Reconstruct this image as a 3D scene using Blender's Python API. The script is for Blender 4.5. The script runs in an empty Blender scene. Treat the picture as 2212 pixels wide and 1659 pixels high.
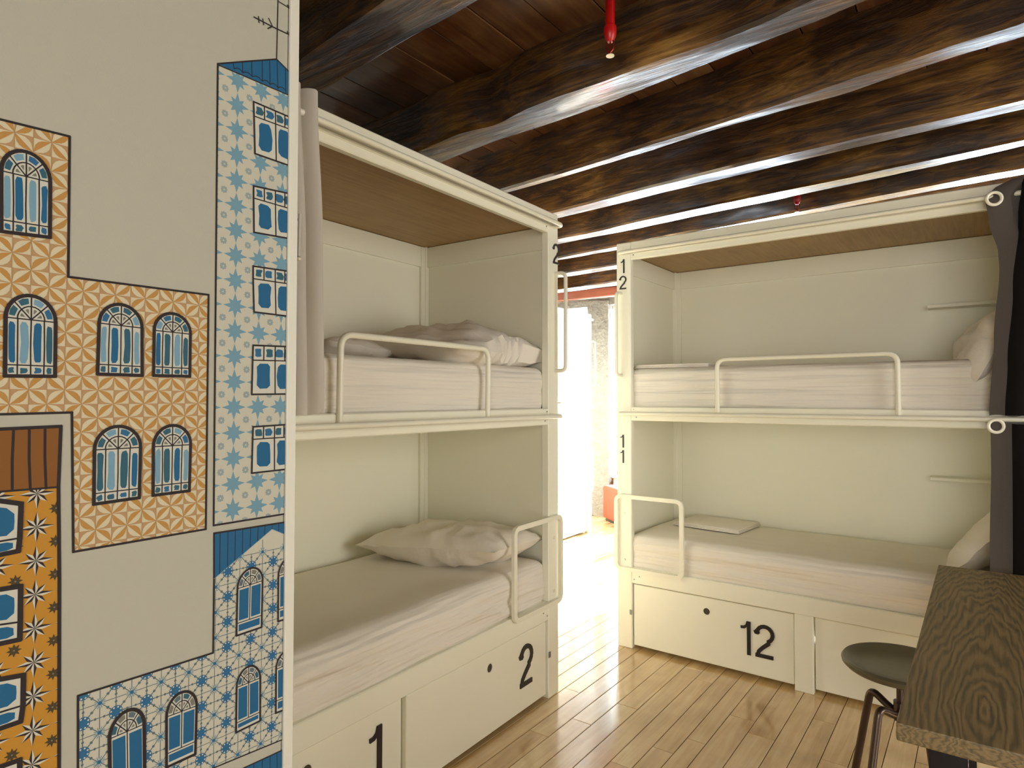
import bpy, bmesh, math, random
from mathutils import Vector, Matrix, noise
import numpy as np

random.seed(7)
SC = bpy.context.scene
COL = SC.collection

# ------------------------------------------------------------------ camera
F_PX, W_PX, H_PX = 1386.41, 2212, 1659
YAW, PITCH, ROLL, CAM_H, CY = 0.633404, 0.025882, 0.000575, 1.45, -5.274
fw = Vector((-math.sin(YAW)*math.cos(PITCH), math.cos(YAW)*math.cos(PITCH), math.sin(PITCH)))
r0 = Vector((math.cos(YAW), math.sin(YAW), 0)); u0 = r0.cross(fw)
rt = r0*math.cos(ROLL)+u0*math.sin(ROLL); up = u0*math.cos(ROLL)-r0*math.sin(ROLL)
cam_d = bpy.data.cameras.new('camera'); cam = bpy.data.objects.new('camera', cam_d); COL.objects.link(cam)
cam_d.sensor_width = 36; cam_d.lens = 36*F_PX/W_PX; cam_d.shift_y = CY/W_PX; cam_d.clip_start = .02
M = Matrix((rt, up, -fw)).transposed().to_4x4(); M.translation = (0, 0, CAM_H); cam.matrix_world = M
SC.camera = cam

# ------------------------------------------------------------------ world, sun, far windows' light, added fill lamps, exposure
SUN_W, SKY_W, EXPO = 40.0, 26.0, 0.52
w = bpy.data.worlds.new('sky'); SC.world = w; w.use_nodes = True
bgn = w.node_tree.nodes['Background']; bgn.inputs[0].default_value = (.74, .87, 1.0, 1); bgn.inputs[1].default_value = SKY_W
sd = bpy.data.lights.new('sun', 'SUN'); sd.energy = SUN_W; sd.angle = math.radians(.6); sd.color = (.93, .97, 1)
sun = bpy.data.objects.new('sun', sd); COL.objects.link(sun)
sun.rotation_euler = Vector((-.125, -1, -.545)).to_track_quat('-Z', 'Y').to_euler(); sun.location = (1, 12, 6)
def portal_or_fill(name, loc, look, sx, sz, power=None, colr=(1, 1, 1)):
    a = bpy.data.lights.new(name, 'AREA'); a.shape = 'RECTANGLE'; a.size = sx; a.size_y = sz
    if power is None: a.cycles.is_portal = True
    else: a.energy = power; a.color = colr
    o = bpy.data.objects.new(name, a); COL.objects.link(o); o.location = loc
    o.rotation_euler = Vector(look).to_track_quat('-Z', 'Y').to_euler()
    return o
portal_or_fill('window_portal', (-4.2, 7.3, 1.53), (0, -1, 0), .5, 2.05)
portal_or_fill('window_portal', (-3.1, 7.3, 1.53), (0, -1, 0), .95, 2.05)
portal_or_fill('window_portal', (-2.05, 7.3, 1.53), (0, -1, 0), .8, 2.05)
portal_or_fill('window_portal', (.4, 7.3, 1.53), (0, -1, 0), 1.2, 2.05)
# two unseen fill lamps added behind and to the right of the camera
portal_or_fill('fill_behind', (1.2, -2.9, 1.55), (0, 1, 0), 2.3, 1.9, 72, (1, .99, .95))
portal_or_fill('fill_right', (3.1, 2.2, 1.55), (-1, 0, 0), 1.9, 1.9, 54, (1, .99, .95))
SC.view_settings.view_transform = 'Standard'; SC.view_settings.look = 'None'
SC.view_settings.exposure = EXPO; SC.view_settings.gamma = 1; SC.view_settings.use_curve_mapping = False
SC.cycles.use_denoising = True; SC.cycles.max_bounces = 10; SC.cycles.diffuse_bounces = 6
SC.cycles.sample_clamp_indirect = 8; SC.cycles.caustics_reflective = False; SC.cycles.caustics_refractive = False

# ------------------------------------------------------------------ materials
def lin(c):
    return tuple(((v/255)/12.92 if v/255 <= .04045 else ((v/255+.055)/1.055)**2.4) for v in c)+(1,)
def mat(name, rgb, rough=.6, metal=0, bump=0, bscale=50, coat=0, stretch=None, var=0, bdist=.01, spec=.5):
    m = bpy.data.materials.new(name); m.use_nodes = True; nt = m.node_tree; b = nt.nodes['Principled BSDF']
    b.inputs['Base Color'].default_value = lin(rgb); b.inputs['Roughness'].default_value = rough
    b.inputs['Metallic'].default_value = metal; b.inputs['Coat Weight'].default_value = coat; b.inputs['Coat Roughness'].default_value = .15
    b.inputs['Specular IOR Level'].default_value = spec
    tc = nt.nodes.new('ShaderNodeTexCoord'); mp = nt.nodes.new('ShaderNodeMapping'); nt.links.new(tc.outputs['Object'], mp.inputs[0])
    if stretch: mp.inputs['Scale'].default_value = stretch
    n = nt.nodes.new('ShaderNodeTexNoise'); n.inputs['Scale'].default_value = bscale; n.inputs['Detail'].default_value = 5
    nt.links.new(mp.outputs[0], n.inputs['Vector'])
    if bump:
        bp = nt.nodes.new('ShaderNodeBump'); bp.inputs['Strength'].default_value = bump; bp.inputs['Distance'].default_value = bdist
        nt.links.new(n.outputs['Fac'], bp.inputs['Height']); nt.links.new(bp.outputs[0], b.inputs['Normal'])
    if var:
        mx = nt.nodes.new('ShaderNodeMix'); mx.data_type = 'RGBA'; c = lin(rgb)
        mx.inputs['A'].default_value = tuple(v*(1-var) for v in c[:3])+(1,); mx.inputs['B'].default_value = tuple(min(1, v*(1+var)) for v in c[:3])+(1,)
        nt.links.new(n.outputs['Fac'], mx.inputs['Factor']); nt.links.new(mx.outputs['Result'], b.inputs['Base Color'])
    return m
def wood(name, cols, scale=(14, 1.2, 14), rough=.35, coat=0, bump=.2, ring=False, rand=0, contrast=(.3, .7), bdist=.004, coat_ior=1.5, patchy=False, blotch=.35):
    """cols: dark -> light; grain runs along the axis with the smallest scale"""
    m = bpy.data.materials.new(name); m.use_nodes = True; nt = m.node_tree; b = nt.nodes['Principled BSDF']; L = nt.links.new; N = nt.nodes.new
    b.inputs['Roughness'].default_value = rough; b.inputs['Coat Weight'].default_value = coat; b.inputs['Coat Roughness'].default_value = .12; b.inputs['Coat IOR'].default_value = coat_ior
    ge = N('ShaderNodeNewGeometry'); mp = N('ShaderNodeMapping'); mp.inputs['Scale'].default_value = scale
    oi = N('ShaderNodeObjectInfo'); ad = N('ShaderNodeVectorMath'); ad.operation = 'ADD'
    sc = N('ShaderNodeVectorMath'); sc.operation = 'SCALE'; sc.inputs['Scale'].default_value = 7.0 if rand else 0.0
    L(oi.outputs['Random'], sc.inputs[0]); L(ge.outputs['Position'], ad.inputs[0]); L(sc.outputs[0], ad.inputs[1]); L(ad.outputs[0], mp.inputs[0])
    n = N('ShaderNodeTexNoise'); n.inputs['Scale'].default_value = 1; n.inputs['Detail'].default_value = 8; n.inputs['Roughness'].default_value = .62; n.inputs['Distortion'].default_value = .6
    L(mp.outputs[0], n.inputs['Vector']); src = n.outputs['Fac']
    n2 = N('ShaderNodeTexNoise'); n2.inputs['Scale'].default_value = blotch*6; n2.inputs['Detail'].default_value = 4; L(ad.outputs[0], n2.inputs['Vector'])
    mx = N('ShaderNodeMath'); mx.operation = 'MULTIPLY_ADD'; L(n2.outputs['Fac'], mx.inputs[0]); mx.inputs[1].default_value = .6; 
    sb = N('ShaderNodeMath'); sb.operation = 'MULTIPLY'; L(src, sb.inputs[0]); sb.inputs[1].default_value = .7; L(sb.outputs[0], mx.inputs[2])
    s2 = N('ShaderNodeMath'); s2.operation = 'SUBTRACT'; L(mx.outputs[0], s2.inputs[0]); s2.inputs[1].default_value = .15
    if rand:
        s3 = N('ShaderNodeMath'); s3.operation = 'MULTIPLY_ADD'; L(oi.outputs['Random'], s3.inputs[0]); s3.inputs[1].default_value = rand
        L(s2.outputs[0], s3.inputs[2]); s4 = N('ShaderNodeMath'); s4.operation = 'SUBTRACT'; L(s3.outputs[0], s4.inputs[0]); s4.inputs[1].default_value = rand/2; s2 = s4
    cr = N('ShaderNodeValToRGB'); L(s2.outputs[0], cr.inputs[0])
    e = cr.color_ramp.elements; e[0].position = contrast[0]; e[0].color = lin(cols[0]); e[1].position = contrast[1]; e[1].color = lin(cols[-1])
    for i, c in enumerate(cols[1:-1]):
        x = e.new(contrast[0]+(contrast[1]-contrast[0])*(i+1)/(len(cols)-1)); x.color = lin(c)
    L(cr.outputs[0], b.inputs['Base Color'])
    bp = N('ShaderNodeBump'); bp.inputs['Strength'].default_value = bump; bp.inputs['Distance'].default_value = bdist
    L(src, bp.inputs['Height']); L(bp.outputs[0], b.inputs['Normal'])
    if patchy:      # varnish worn through in patches along the grain
        m3 = N('ShaderNodeMapping'); m3.inputs['Scale'].default_value = (2.4, 13, 13); L(ad.outputs[0], m3.inputs[0])
        n3 = N('ShaderNodeTexNoise'); n3.inputs['Scale'].default_value = 1; n3.inputs['Detail'].default_value = 6; L(m3.outputs[0], n3.inputs['Vector'])
        for sock, lo, hi in (('Coat Weight', 1.0, .30), ('Roughness', rough, .7), ('Coat Roughness', .10, .34)):
            mr = N('ShaderNodeMapRange'); mr.inputs['From Min'].default_value = .42; mr.inputs['From Max'].default_value = .62; mr.inputs['To Min'].default_value = lo; mr.inputs['To Max'].default_value = hi
            L(n3.outputs['Fac'], mr.inputs['Value']); L(mr.outputs[0], b.inputs[sock])
    return m
PAINT = mat('cream_white_paint', (238, 236, 218), .38, bump=.04, bscale=220, bdist=.002)
WALLP = mat('off_white_wallpaper', (164, 163, 150), .75, bump=.25, bscale=420, bdist=.001)
TRIMM = mat('grey_white_trim', (203, 202, 190), .5, bump=.03, bscale=100)
PLAST = mat('white_plaster', (226, 222, 210), .85, bump=.3, bscale=40)
VENEER = wood('oak_veneer_board', [(150, 118, 72), (168, 136, 86), (180, 148, 98)], (60, 3, 60), .5, bump=.1)
def sheetmat(name, tilt):
    m = mat(name, (230, 224, 212), .85, bump=.9, bscale=1, stretch=(1.1, 2.5, 21), bdist=.034)
    for n in m.node_tree.nodes:
        if n.type == 'MAPPING': n.inputs['Rotation'].default_value = (0, tilt, 0)
        if n.type == 'TEX_NOISE': n.inputs['Detail'].default_value = 2.5
    return m
SHEET = sheetmat('white_cotton_sheet', math.radians(1.5)); SHEETL = sheetmat('creased_cotton_sheet', math.radians(13)); SHEETU = sheetmat('smooth_cotton_sheet', math.radians(-5))
PILLOW = mat('white_pillowcase', (232, 225, 213), .85, bump=.7, bscale=8, stretch=(1.3, .6, 1), bdist=.016)
TOWEL = mat('folded_white_linen', (232, 224, 214), .85, bump=.2, bscale=60)
TUBE = mat('cream_enamelled_steel', (234, 231, 212), .28, bump=.01, bscale=30)
SCREW = mat('steel_screw', (150, 148, 140), .35, metal=.8)
BLACK = mat('black_lettering', (38, 30, 28), .45, bump=.02, bscale=90)
DARKIN = mat('dark_hole', (70, 60, 45), .8, bump=.02)
GREYC = mat('dark_grey_curtain_cloth', (126, 119, 116), .92, bump=.3, bscale=320, bdist=.001, var=.12)
BLACKC = mat('black_curtain_cloth', (22, 18, 18), .95, bump=.3, bscale=320, bdist=.001)
PALEC = mat('pale_beige_curtain_cloth', (242, 237, 230), .9, bump=.3, bscale=320, bdist=.001)
RED = mat('red_painted_pipe', (178, 12, 12), .35, bump=.02, bscale=60)
BRASS = mat('red_brass_sprinkler', (150, 40, 28), .2, metal=.6, bump=.02)
CHROME = mat('pale_sprinkler_plate', (235, 228, 210), .35, metal=.2, bump=.01)
METAL = mat('dark_bronze_steel', (92, 78, 70), .28, metal=.85, bump=.03, bscale=60)
SEATM = mat('dark_olive_metal_seat', (112, 108, 90), .28, metal=.4, bump=.06, bscale=30, var=.1)
BLKSTEEL = mat('black_steel', (24, 22, 24), .3, metal=.5, bump=.02)
STONE = mat('weathered_white_stone', (112, 106, 98), .9, bump=1, bscale=18, var=.3, bdist=.03)
ORANGE = mat('orange_upholstery', (178, 50, 26), .8, bump=.2, bscale=120)
BEAM = wood('old_varnished_beam', [(22, 12, 6), (54, 32, 14), (108, 74, 26), (160, 122, 58)], (3.2, 34, 34), .30, coat=1.0, bump=.6, contrast=(.32, .72), bdist=.016, blotch=.5, coat_ior=1.85, patchy=True)
CEILW = wood('brown_ceiling_board', [(44, 24, 13), (88, 54, 31), (128, 94, 62)], (16, 1.6, 16), .3, coat=.4, bump=.3, rand=.2, bdist=.006, blotch=.5)
FLOORW = wood('honey_floor_board', [(186, 150, 100), (210, 178, 126), (228, 200, 152)], (26, 1.5, 26), .2, coat=.9, coat_ior=1.7, bump=.1, rand=.16, contrast=(.28, .72), bdist=.002, blotch=.6)
FLOORSUB = mat('dark_subfloor', (70, 42, 22), .7, bump=.1)
PLATEW = wood('red_brown_wall_plate', [(110, 58, 44), (150, 84, 64)], (2, 16, 16), .4, bump=.4)

# grainy table top: dark stain with cathedral grain
def table_wood():
    m = bpy.data.materials.new('dark_stained_pine_top'); m.use_nodes = True; nt = m.node_tree; b = nt.nodes['Principled BSDF']; L = nt.links.new; N = nt.nodes.new
    b.inputs['Roughness'].default_value = .5
    ge = N('ShaderNodeNewGeometry'); mp = N('ShaderNodeMapping'); mp.inputs['Location'].default_value = (-.045, -2.12*.13, -.2); mp.inputs['Scale'].default_value = (1, .13, 3.0)
    L(ge.outputs['Position'], mp.inputs[0])
    n0 = N('ShaderNodeTexNoise'); n0.inputs['Scale'].default_value = 9; n0.inputs['Detail'].default_value = 4; L(mp.outputs[0], n0.inputs['Vector'])
    v = N('ShaderNodeVectorMath'); v.operation = 'MULTIPLY_ADD'; L(n0.outputs['Color'], v.inputs[0]); v.inputs[1].default_value = (.10, .09, 0); L(mp.outputs[0], v.inputs[2])
    wv = N('ShaderNodeTexWave'); wv.wave_type = 'RINGS'; wv.rings_direction = 'Z'; wv.inputs['Scale'].default_value = 24; wv.inputs['Distortion'].default_value = 6.0; wv.inputs['Detail'].default_value = 3; wv.inputs['Detail Scale'].default_value = 1.6
    L(v.outputs[0], wv.inputs['Vector'])
    mp2 = N('ShaderNodeMapping'); mp2.inputs['Scale'].default_value = (120, 5, 60); L(ge.outputs['Position'], mp2.inputs[0])
    n1 = N('ShaderNodeTexNoise'); n1.inputs['Scale'].default_value = 1; n1.inputs['Detail'].default_value = 4; L(mp2.outputs[0], n1.inputs['Vector'])
    a = N('ShaderNodeMath'); a.operation = 'MULTIPLY_ADD'; L(wv.outputs['Fac'], a.inputs[0]); a.inputs[1].default_value = .34
    a2 = N('ShaderNodeMath'); a2.operation = 'MULTIPLY'; L(n1.outputs['Fac'], a2.inputs[0]); a2.inputs[1].default_value = .5; L(a2.outputs[0], a.inputs[2])
    cr = N('ShaderNodeValToRGB'); L(a.outputs[0], cr.inputs[0]); e = cr.color_ramp.elements
    e[0].position = .16; e[0].color = lin((84, 78, 56)); e[1].position = .66; e[1].color = lin((142, 122, 84)); x = e.new(.36); x.color = lin((118, 101, 66))
    L(cr.outputs[0], b.inputs['Base Color'])
    bp = N('ShaderNodeBump'); bp.inputs['Strength'].default_value = .25; bp.inputs['Distance'].default_value = .003; L(a.outputs[0], bp.inputs['Height']); L(bp.outputs[0], b.inputs['Normal'])
    return m
TABLEW = table_wood()

# ------------------------------------------------------------------ object helpers
def empty(name, label=None, cat=None, group=None, mw=None, kind=None):
    o = bpy.data.objects.new(name, None); COL.objects.link(o); o.empty_display_size = .1
    if label: o['label'] = label
    if cat: o['category'] = cat
    if group: o['group'] = group
    if kind: o['kind'] = kind
    if mw is not None: o.matrix_world = mw
    return o
def tag(o, label, cat, group=None, kind=None):
    o['label'] = label; o['category'] = cat
    if group: o['group'] = group
    if kind: o['kind'] = kind
    return o
class MB:
    def __init__(s): s.bm = bmesh.new()
    def box(s, x0, x1, y0, y1, z0, z1, bev=0.0, seg=1):
        x0, x1 = sorted((x0, x1)); y0, y1 = sorted((y0, y1)); z0, z1 = sorted((z0, z1))
        vs = [s.bm.verts.new((x, y, z)) for x in (x0, x1) for y in (y0, y1) for z in (z0, z1)]
        fs = [s.bm.faces.new([vs[i] for i in f]) for f in ((0, 1, 3, 2), (4, 6, 7, 5), (0, 4, 5, 1), (2, 3, 7, 6), (0, 2, 6, 4), (1, 5, 7, 3))]
        if bev:
            es = list({e for f in fs for e in f.edges})
            bmesh.ops.bevel(s.bm, geom=es, offset=bev, segments=seg, profile=.5, affect='EDGES')
        return s
    def tube(s, pts, r, n=10, fillet=0.0, caps=True, closed=False):
        pts = [Vector(p) for p in pts]
        if fillet:
            q = []; m = len(pts)
            for i, p in enumerate(pts):
                if not closed and i in (0, m-1): q.append(p); continue
                a, b = pts[i-1], pts[(i+1) % m]; da = (a-p); db = (b-p); f = min(fillet, da.length*.49, db.length*.49)
                A = p+da.normalized()*f; B = p+db.normalized()*f
                for k in range(7):
                    t = k/6; q.append(A*(1-t)**2+p*2*t*(1-t)+B*t*t)
            pts = q
        rings = []; m = len(pts); nrm = None
        for i, p in enumerate(pts):
            t = (pts[(i+1) % m]-pts[i-1]) if (closed or 0 < i < m-1) else (pts[1]-pts[0] if i == 0 else pts[-1]-pts[-2])
            t.normalize()
            if nrm is None: nrm = t.orthogonal().normalized()
            nrm = (nrm-t*nrm.dot(t)).normalized(); bn = t.cross(nrm)
            rr = r[i] if isinstance(r, (list, tuple)) else r
            rings.append([s.bm.verts.new(p+(nrm*math.cos(2*math.pi*k/n)+bn*math.sin(2*math.pi*k/n))*rr) for k in range(n)])
        for i in range(m if closed else m-1):
            A, B = rings[i], rings[(i+1) % m]
            for k in range(n): s.bm.faces.new((A[k], A[(k+1) % n], B[(k+1) % n], B[k]))
        if caps and not closed: s.bm.faces.new(rings[0][::-1]); s.bm.faces.new(rings[-1])
        return s
    def lathe(s, prof, c=(0, 0, 0), n=32):
        rings = []
        for r, z in prof:
            rings.append([s.bm.verts.new((c[0]+max(r, 1e-5)*math.cos(2*math.pi*k/n), c[1]+max(r, 1e-5)*math.sin(2*math.pi*k/n), c[2]+z)) for k in range(n)])
        for A, B in zip(rings, rings[1:]):
            for k in range(n): s.bm.faces.new((A[k], A[(k+1) % n], B[(k+1) % n], B[k]))
        s.bm.faces.new(rings[0]); s.bm.faces.new(rings[-1][::-1])
        return s
    def prism(s, poly, y0, y1):          # polygon in local x,z extruded along y
        a = [s.bm.verts.new((x, y0, z)) for x, z in poly]; b = [s.bm.verts.new((x, y1, z)) for x, z in poly]; n = len(poly)
        s.bm.faces.new(a); s.bm.faces.new(b[::-1])
        for i in range(n): s.bm.faces.new((a[i], b[i], b[(i+1) % n], a[(i+1) % n]))
        return s
    def obj(s, name, m, parent=None, smooth=False, mods=None):
        me = bpy.data.meshes.new(name); bmesh.ops.recalc_face_normals(s.bm, faces=s.bm.faces); s.bm.to_mesh(me); s.bm.free()
        me.materials.append(m)
        if smooth:
            me.polygons.foreach_set('use_smooth', [True]*len(me.polygons)); me.update()
            if smooth != 'keep': me.set_sharp_from_angle(angle=math.radians(38))
        o = bpy.data.objects.new(name, me); COL.objects.link(o)
        if parent: o.parent = parent
        return o
def struct(o):
    o['kind'] = 'structure'; return o
def link_mesh(name, me, parent=None, loc=None):
    o = bpy.data.objects.new(name, me); COL.objects.link(o)
    if parent: o.parent = parent
    if loc: o.location = loc
    return o

# ------------------------------------------------------------------ room shell
ZC = 2.82
sub = struct(MB().box(-4.7, 3.3, -3.2, 7.4, -.12, -.022).obj('floor', FLOORSUB))
ceil = struct(MB().box(-4.7, 3.3, -3.2, 7.4, ZC+.03, ZC+.15).obj('ceiling', FLOORSUB))
# floor boards along y
edges = [-1.71, -1.622, -1.524, -1.425, -1.321, -1.224, -1.133, -1.042, -.960, -.847, -.734, -.645, -.550, -.452, -.345, -.241]
xs = edges[:]
while xs[0] > -4.6: xs.insert(0, xs[0]-random.choice((.088, .095, .1, .106)))
while xs[-1] < 3.2: xs.append(xs[-1]+random.choice((.088, .095, .1, .106)))
stuff = MB(); rng = random.Random(3)
for i in range(len(xs)-1):
    a, b = xs[i]+.0013, xs[i+1]-.0013
    y = -3.2+rng.random()*.6; ys = [-3.2]
    while y < 7.25:
        ys.append(y); y += rng.uniform(.9, 1.9)
    ys.append(7.25)
    for y0, y1 in zip(ys, ys[1:]):
        inview = y1 > 1.2 and a > -3.95 and b < .75 and not (y0 > 3.5 and a > -1.6)
        if y1-y0 < .05: continue
        if inview: MB().box(a, b, y0+.0008, y1-.0008, -.022, 0, .0012).obj('floor_board', FLOORW, sub)
        else: stuff.box(a, b, y0+.0008, y1-.0008, -.022, 0)
st = stuff.obj('floor_boards', FLOORW, sub); st['kind'] = 'stuff'
# ceiling boards along y
stuff = MB(); x = -4.7
while x < 3.3:
    wd = rng.uniform(.165, .2); vis = x > -3.5 and x+wd < .6
    if vis: MB().box(x+.002, x+wd-.002, .7, 5.9, ZC+rng.uniform(-.002, .003), ZC+.03, .002).obj('ceiling_board', CEILW, ceil)
    for a, b in ([(-3.2, .7), (5.9, 7.4)] if vis else [(-3.2, 7.4)]): stuff.box(x+.002, x+wd-.002, a, b, ZC, ZC+.03)
    x += wd
st = stuff.obj('ceiling_boards', CEILW, ceil); st['kind'] = 'stuff'

def wall_open(name, axis, at0, at1, lo, hi, openings, m, z1=2.84):
    """wall slab; axis 'y' = wall plane at y in [at0,at1] spanning x lo..hi; openings (a,b,z0,z1)"""
    mb = MB()
    def bx(a, b, z0, zz):
        if b-a < 1e-4 or zz-z0 < 1e-4: return
        if axis == 'y': mb.box(a, b, at0, at1, z0, zz)
        else: mb.box(at0, at1, a, b, z0, zz)
    c = lo
    for a, b, z0, zz in openings:
        bx(c, a, -.02, z1); bx(a, b, -.02, z0); bx(a, b, zz, z1); c = b
    bx(c, hi, -.02, z1)
    return struct(mb.obj(name, m))
OPN = [(-4.45, -3.98, .5, 2.56), (-3.70, -2.60, .5, 2.56), (-2.54, -1.62, .5, 2.56), (-.2, 1.0, .5, 2.56)]
wb = wall_open('wall_back', 'y', 7.16, 7.4, -4.7, 3.3, OPN, PLAST)
wall_open('wall_front', 'y', -3.2, -3.0, -4.7, 3.3, [(0, 2.4, .55, 2.5)], PLAST)  # opening added for the fill lamp behind the camera
wall_open('wall_right', 'x', 3.15, 3.3, -3.2, 7.4, [(1.2, 3.2, .55, 2.5)], PLAST)  # opening added for the fill lamp at the right
struct(MB().box(-4.7, -4.5, -3.2, 7.4, -.02, 2.84).obj('wall_left', PLAST))
struct(MB().box(-2.82, -2.72, .65, 2.72, -.02, 2.84).obj('wall_partition', PLAST))
# the mural wall: a block that ends where the first bunk begins
struct(MB().box(-4.5, -1.004, .15-2.5, .679, -.02, 2.84).obj('wall_mural_side', WALLP))
struct(MB().box(-1.03, -.994, .6815, .700, -.02, 2.84, .002).obj('trim_1', TRIMM))
ADDBLIND = mat('added_white_blind', (225, 220, 205), .9, bump=.1, bscale=200)  # unseen blinds added to shut both added openings against the sky
for nm, b in (('window_5', (0, 2.4, -3.12, -3.1, .5, 2.55)), ('window_6', (3.2, 3.22, 1.15, 3.25, .5, 2.55))):
    struct(MB().box(*b).obj(nm, ADDBLIND))
# windows of the far wall
for k, (a, b, z0, z1) in enumerate(OPN+[]):
    w_ = struct(empty('window_%d' % (k+1)))
    f = MB(); y0, y1 = 7.26, 7.31
    f.box(a, a+.05, y0, y1, z0, z1, .004); f.box(b-.05, b, y0, y1, z0, z1, .004); f.box(a, b, y0, y1, z0, z0+.06, .004); f.box(a, b, y0, y1, z1-.05, z1, .004)
    c = (a+b)/2; f.box(c-.012, c+.012, y0, y1, z0, z1, .004)
    f.obj('window_frame', TRIMM, w_)
    MB().box(a-.03, b+.03, 7.10, 7.2, z0-.03, z0, .006).obj('window_sill', TRIMM, w_)
# rough stone pier between the first two windows, and the plaster lintel with a pipe over them
def rough_box(x0, x1, y0, y1, z0, z1, step, amp, sc):
    mb = MB(); bm = mb.bm
    mb.box(x0, x1, y0, y1, z0, z1)
    n = max(1, int((z1-z0)/step))
    for ax, (lo, hi) in enumerate(((x0, x1), (y0, y1), (z0, z1))):
        n = int((hi-lo)/step)
        for k in range(1, n):
            co = [0, 0, 0]; co[ax] = lo+(hi-lo)*k/n; no = [0, 0, 0]; no[ax] = 1
            bmesh.ops.bisect_plane(bm, geom=bm.verts[:]+bm.edges[:]+bm.faces[:], plane_co=co, plane_no=no)
    for v in bm.verts:
        d = noise.noise_vector(v.co*sc)+noise.noise_vector(v.co*sc*2.7)*.5
        v.co += d*amp
    return mb
struct(rough_box(-3.98, -3.70, 7.03, 7.17, 0, 2.66, .05, .016, 6).obj('wall_pier', STONE))
struct(rough_box(-4.49, -1.5, 7.06, 7.17, 2.6, 2.8, .06, .012, 5).obj('wall_lintel', STONE))
pp = MB().tube([(-4.49, 7.03, 2.72), (-3.0, 7.03, 2.69), (-1.4, 7.03, 2.66)], .014, 8).obj('wall_pipe', TRIMM, None, True)
tag(pp, 'thin pale pipe running along the stone lintel over the far windows', 'pipe')

# ------------------------------------------------------------------ ceiling beams
def interp(pts, x):
    pts = sorted(pts)
    if x <= pts[0][0]:
        (xa, ya), (xb, yb) = pts[0], pts[min(2, len(pts)-1)]; s = (yb-ya)/(xb-xa); s = max(-.16, min(-.02, s)); return ya+s*(x-xa)
    if x >= pts[-1][0]:
        (xa, ya), (xb, yb) = pts[-1], pts[max(-3, -len(pts))]; s = (yb-ya)/(xb-xa); s = max(-.16, min(-.02, s)); return ya+s*(x-xa)
    for (xa, ya), (xb, yb) in zip(pts, pts[1:]):
        if xa <= x <= xb: return ya+(yb-ya)*(x-xa)/(xb-xa)
def beam(front, back, label, zb=2.6, x0=-4.68, x1=3.28, rnd=.012, seed=0, sag=None):
    xs = [x0+(x1-x0)*i/150 for i in range(151)]; mb = MB(); rings = []
    for x in xs:
        f, b = interp(front, x), interp(back, x); z = zb+(sag(x) if sag else 0)
        prof = [(f-.012, ZC+.005), (f-.010, ZC-.07), (f-.006, z+.07), (f, z+.012), (f+.012, z)]
        for k in range(1, 5): prof.append((f+.012+(b-f-.024)*k/5, z))
        prof += [(b-.012, z), (b, z+.012), (b+.006, z+.07), (b+.01, ZC-.07), (b+.012, ZC+.005)]
        ring = []
        for y, zz in prof:
            p = Vector((x, y, zz)); n1 = noise.noise(Vector((x*2.2+seed*7, y*5, zz*9))); n2 = noise.noise(Vector((x*7+seed, y*22, zz*22)))
            n3 = noise.noise(Vector((x*2.5-seed, y*60, zz*60)))
            p.y += rnd*.7*n1+.004*n2; p.z += (0 if zz > ZC-.01 else .25*rnd*noise.noise(Vector((x*1.5+seed*7, 0, 0)))+.0014*n2+.0012*n3)
            ring.append(mb.bm.verts.new(p))
        rings.append(ring)
    for A, B in zip(rings, rings[1:]):
        for k in range(len(A)-1): mb.bm.faces.new((A[k], A[k+1], B[k+1], B[k]))
    mb.bm.faces.new(rings[0]); mb.bm.faces.new(rings[-1][::-1])
    for A, B in zip(rings, rings[1:]):
        for k in (3, 4, len(A)-5, len(A)-4):
            e = mb.bm.edges.get((A[k], B[k]))
            if e: e.smooth = False
    o = mb.obj('ceiling_beam', BEAM, None, 'keep')
    return tag(o, label, 'beam', 'old timber beams across the ceiling')
beam([(-2.2, 1.34), (-1.9, 1.31), (-1.6, 1.27), (-1.2, 1.22), (-.8, 1.18)], [(-2.1, 1.515), (-1.931, 1.50), (-1.755, 1.48), (-1.603, 1.462), (-1.437, 1.447), (-1.263, 1.44), (-.9, 1.41)], 'bowed dark ceiling beam nearest the camera, at the top left above the bare boards', seed=1, rnd=.03)
b1f = [(-2.115, 2.124), (-1.838, 2.08), (-1.636, 2.105), (-1.464, 2.055), (-1.279, 2.036), (-1.081, 2.037), (-.874, 2.021), (-.676, 2.029), (-.514, 2.01), (-.411, 1.98)]
b1b = [(-2.115, 2.306), (-1.752, 2.262), (-1.489, 2.25), (-1.182, 2.226), (-.987, 2.196), (-.795, 2.17), (-.603, 2.144), (-.392, 2.12), (-.251, 2.09)]
beam(b1f, b1b, 'thick rough beam just behind the nearer red sprinkler, with the widest glossy underside', seed=2, rnd=.012)
beam([(-1.883, 2.775), (-1.451, 2.732), (-1.163, 2.686), (-.893, 2.65), (-.614, 2.60), (-.368, 2.55), (-.21, 2.53), (-.062, 2.5), (.122, 2.48)], [(-2.144, 2.866), (-1.693, 2.825), (-1.25, 2.778), (-.907, 2.713), (-.594, 2.691), (-.411, 2.685), (-.213, 2.64), (-.04, 2.61), (.122, 2.6)], 'weathered beam with a flaking lower edge, third from the camera', seed=3, rnd=.014)
beam([(-2.158, 3.337), (-1.405, 3.241), (-.903, 3.193), (-.451, 3.16), (-.052, 3.15), (.145, 3.13)], [(-2.154, 3.467), (-1.47, 3.39), (-.944, 3.339), (-.47, 3.29), (-.026, 3.262), (.149, 3.25)], 'straight dark beam with an even bright underside, fourth from the camera', seed=4, rnd=.006)
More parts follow.
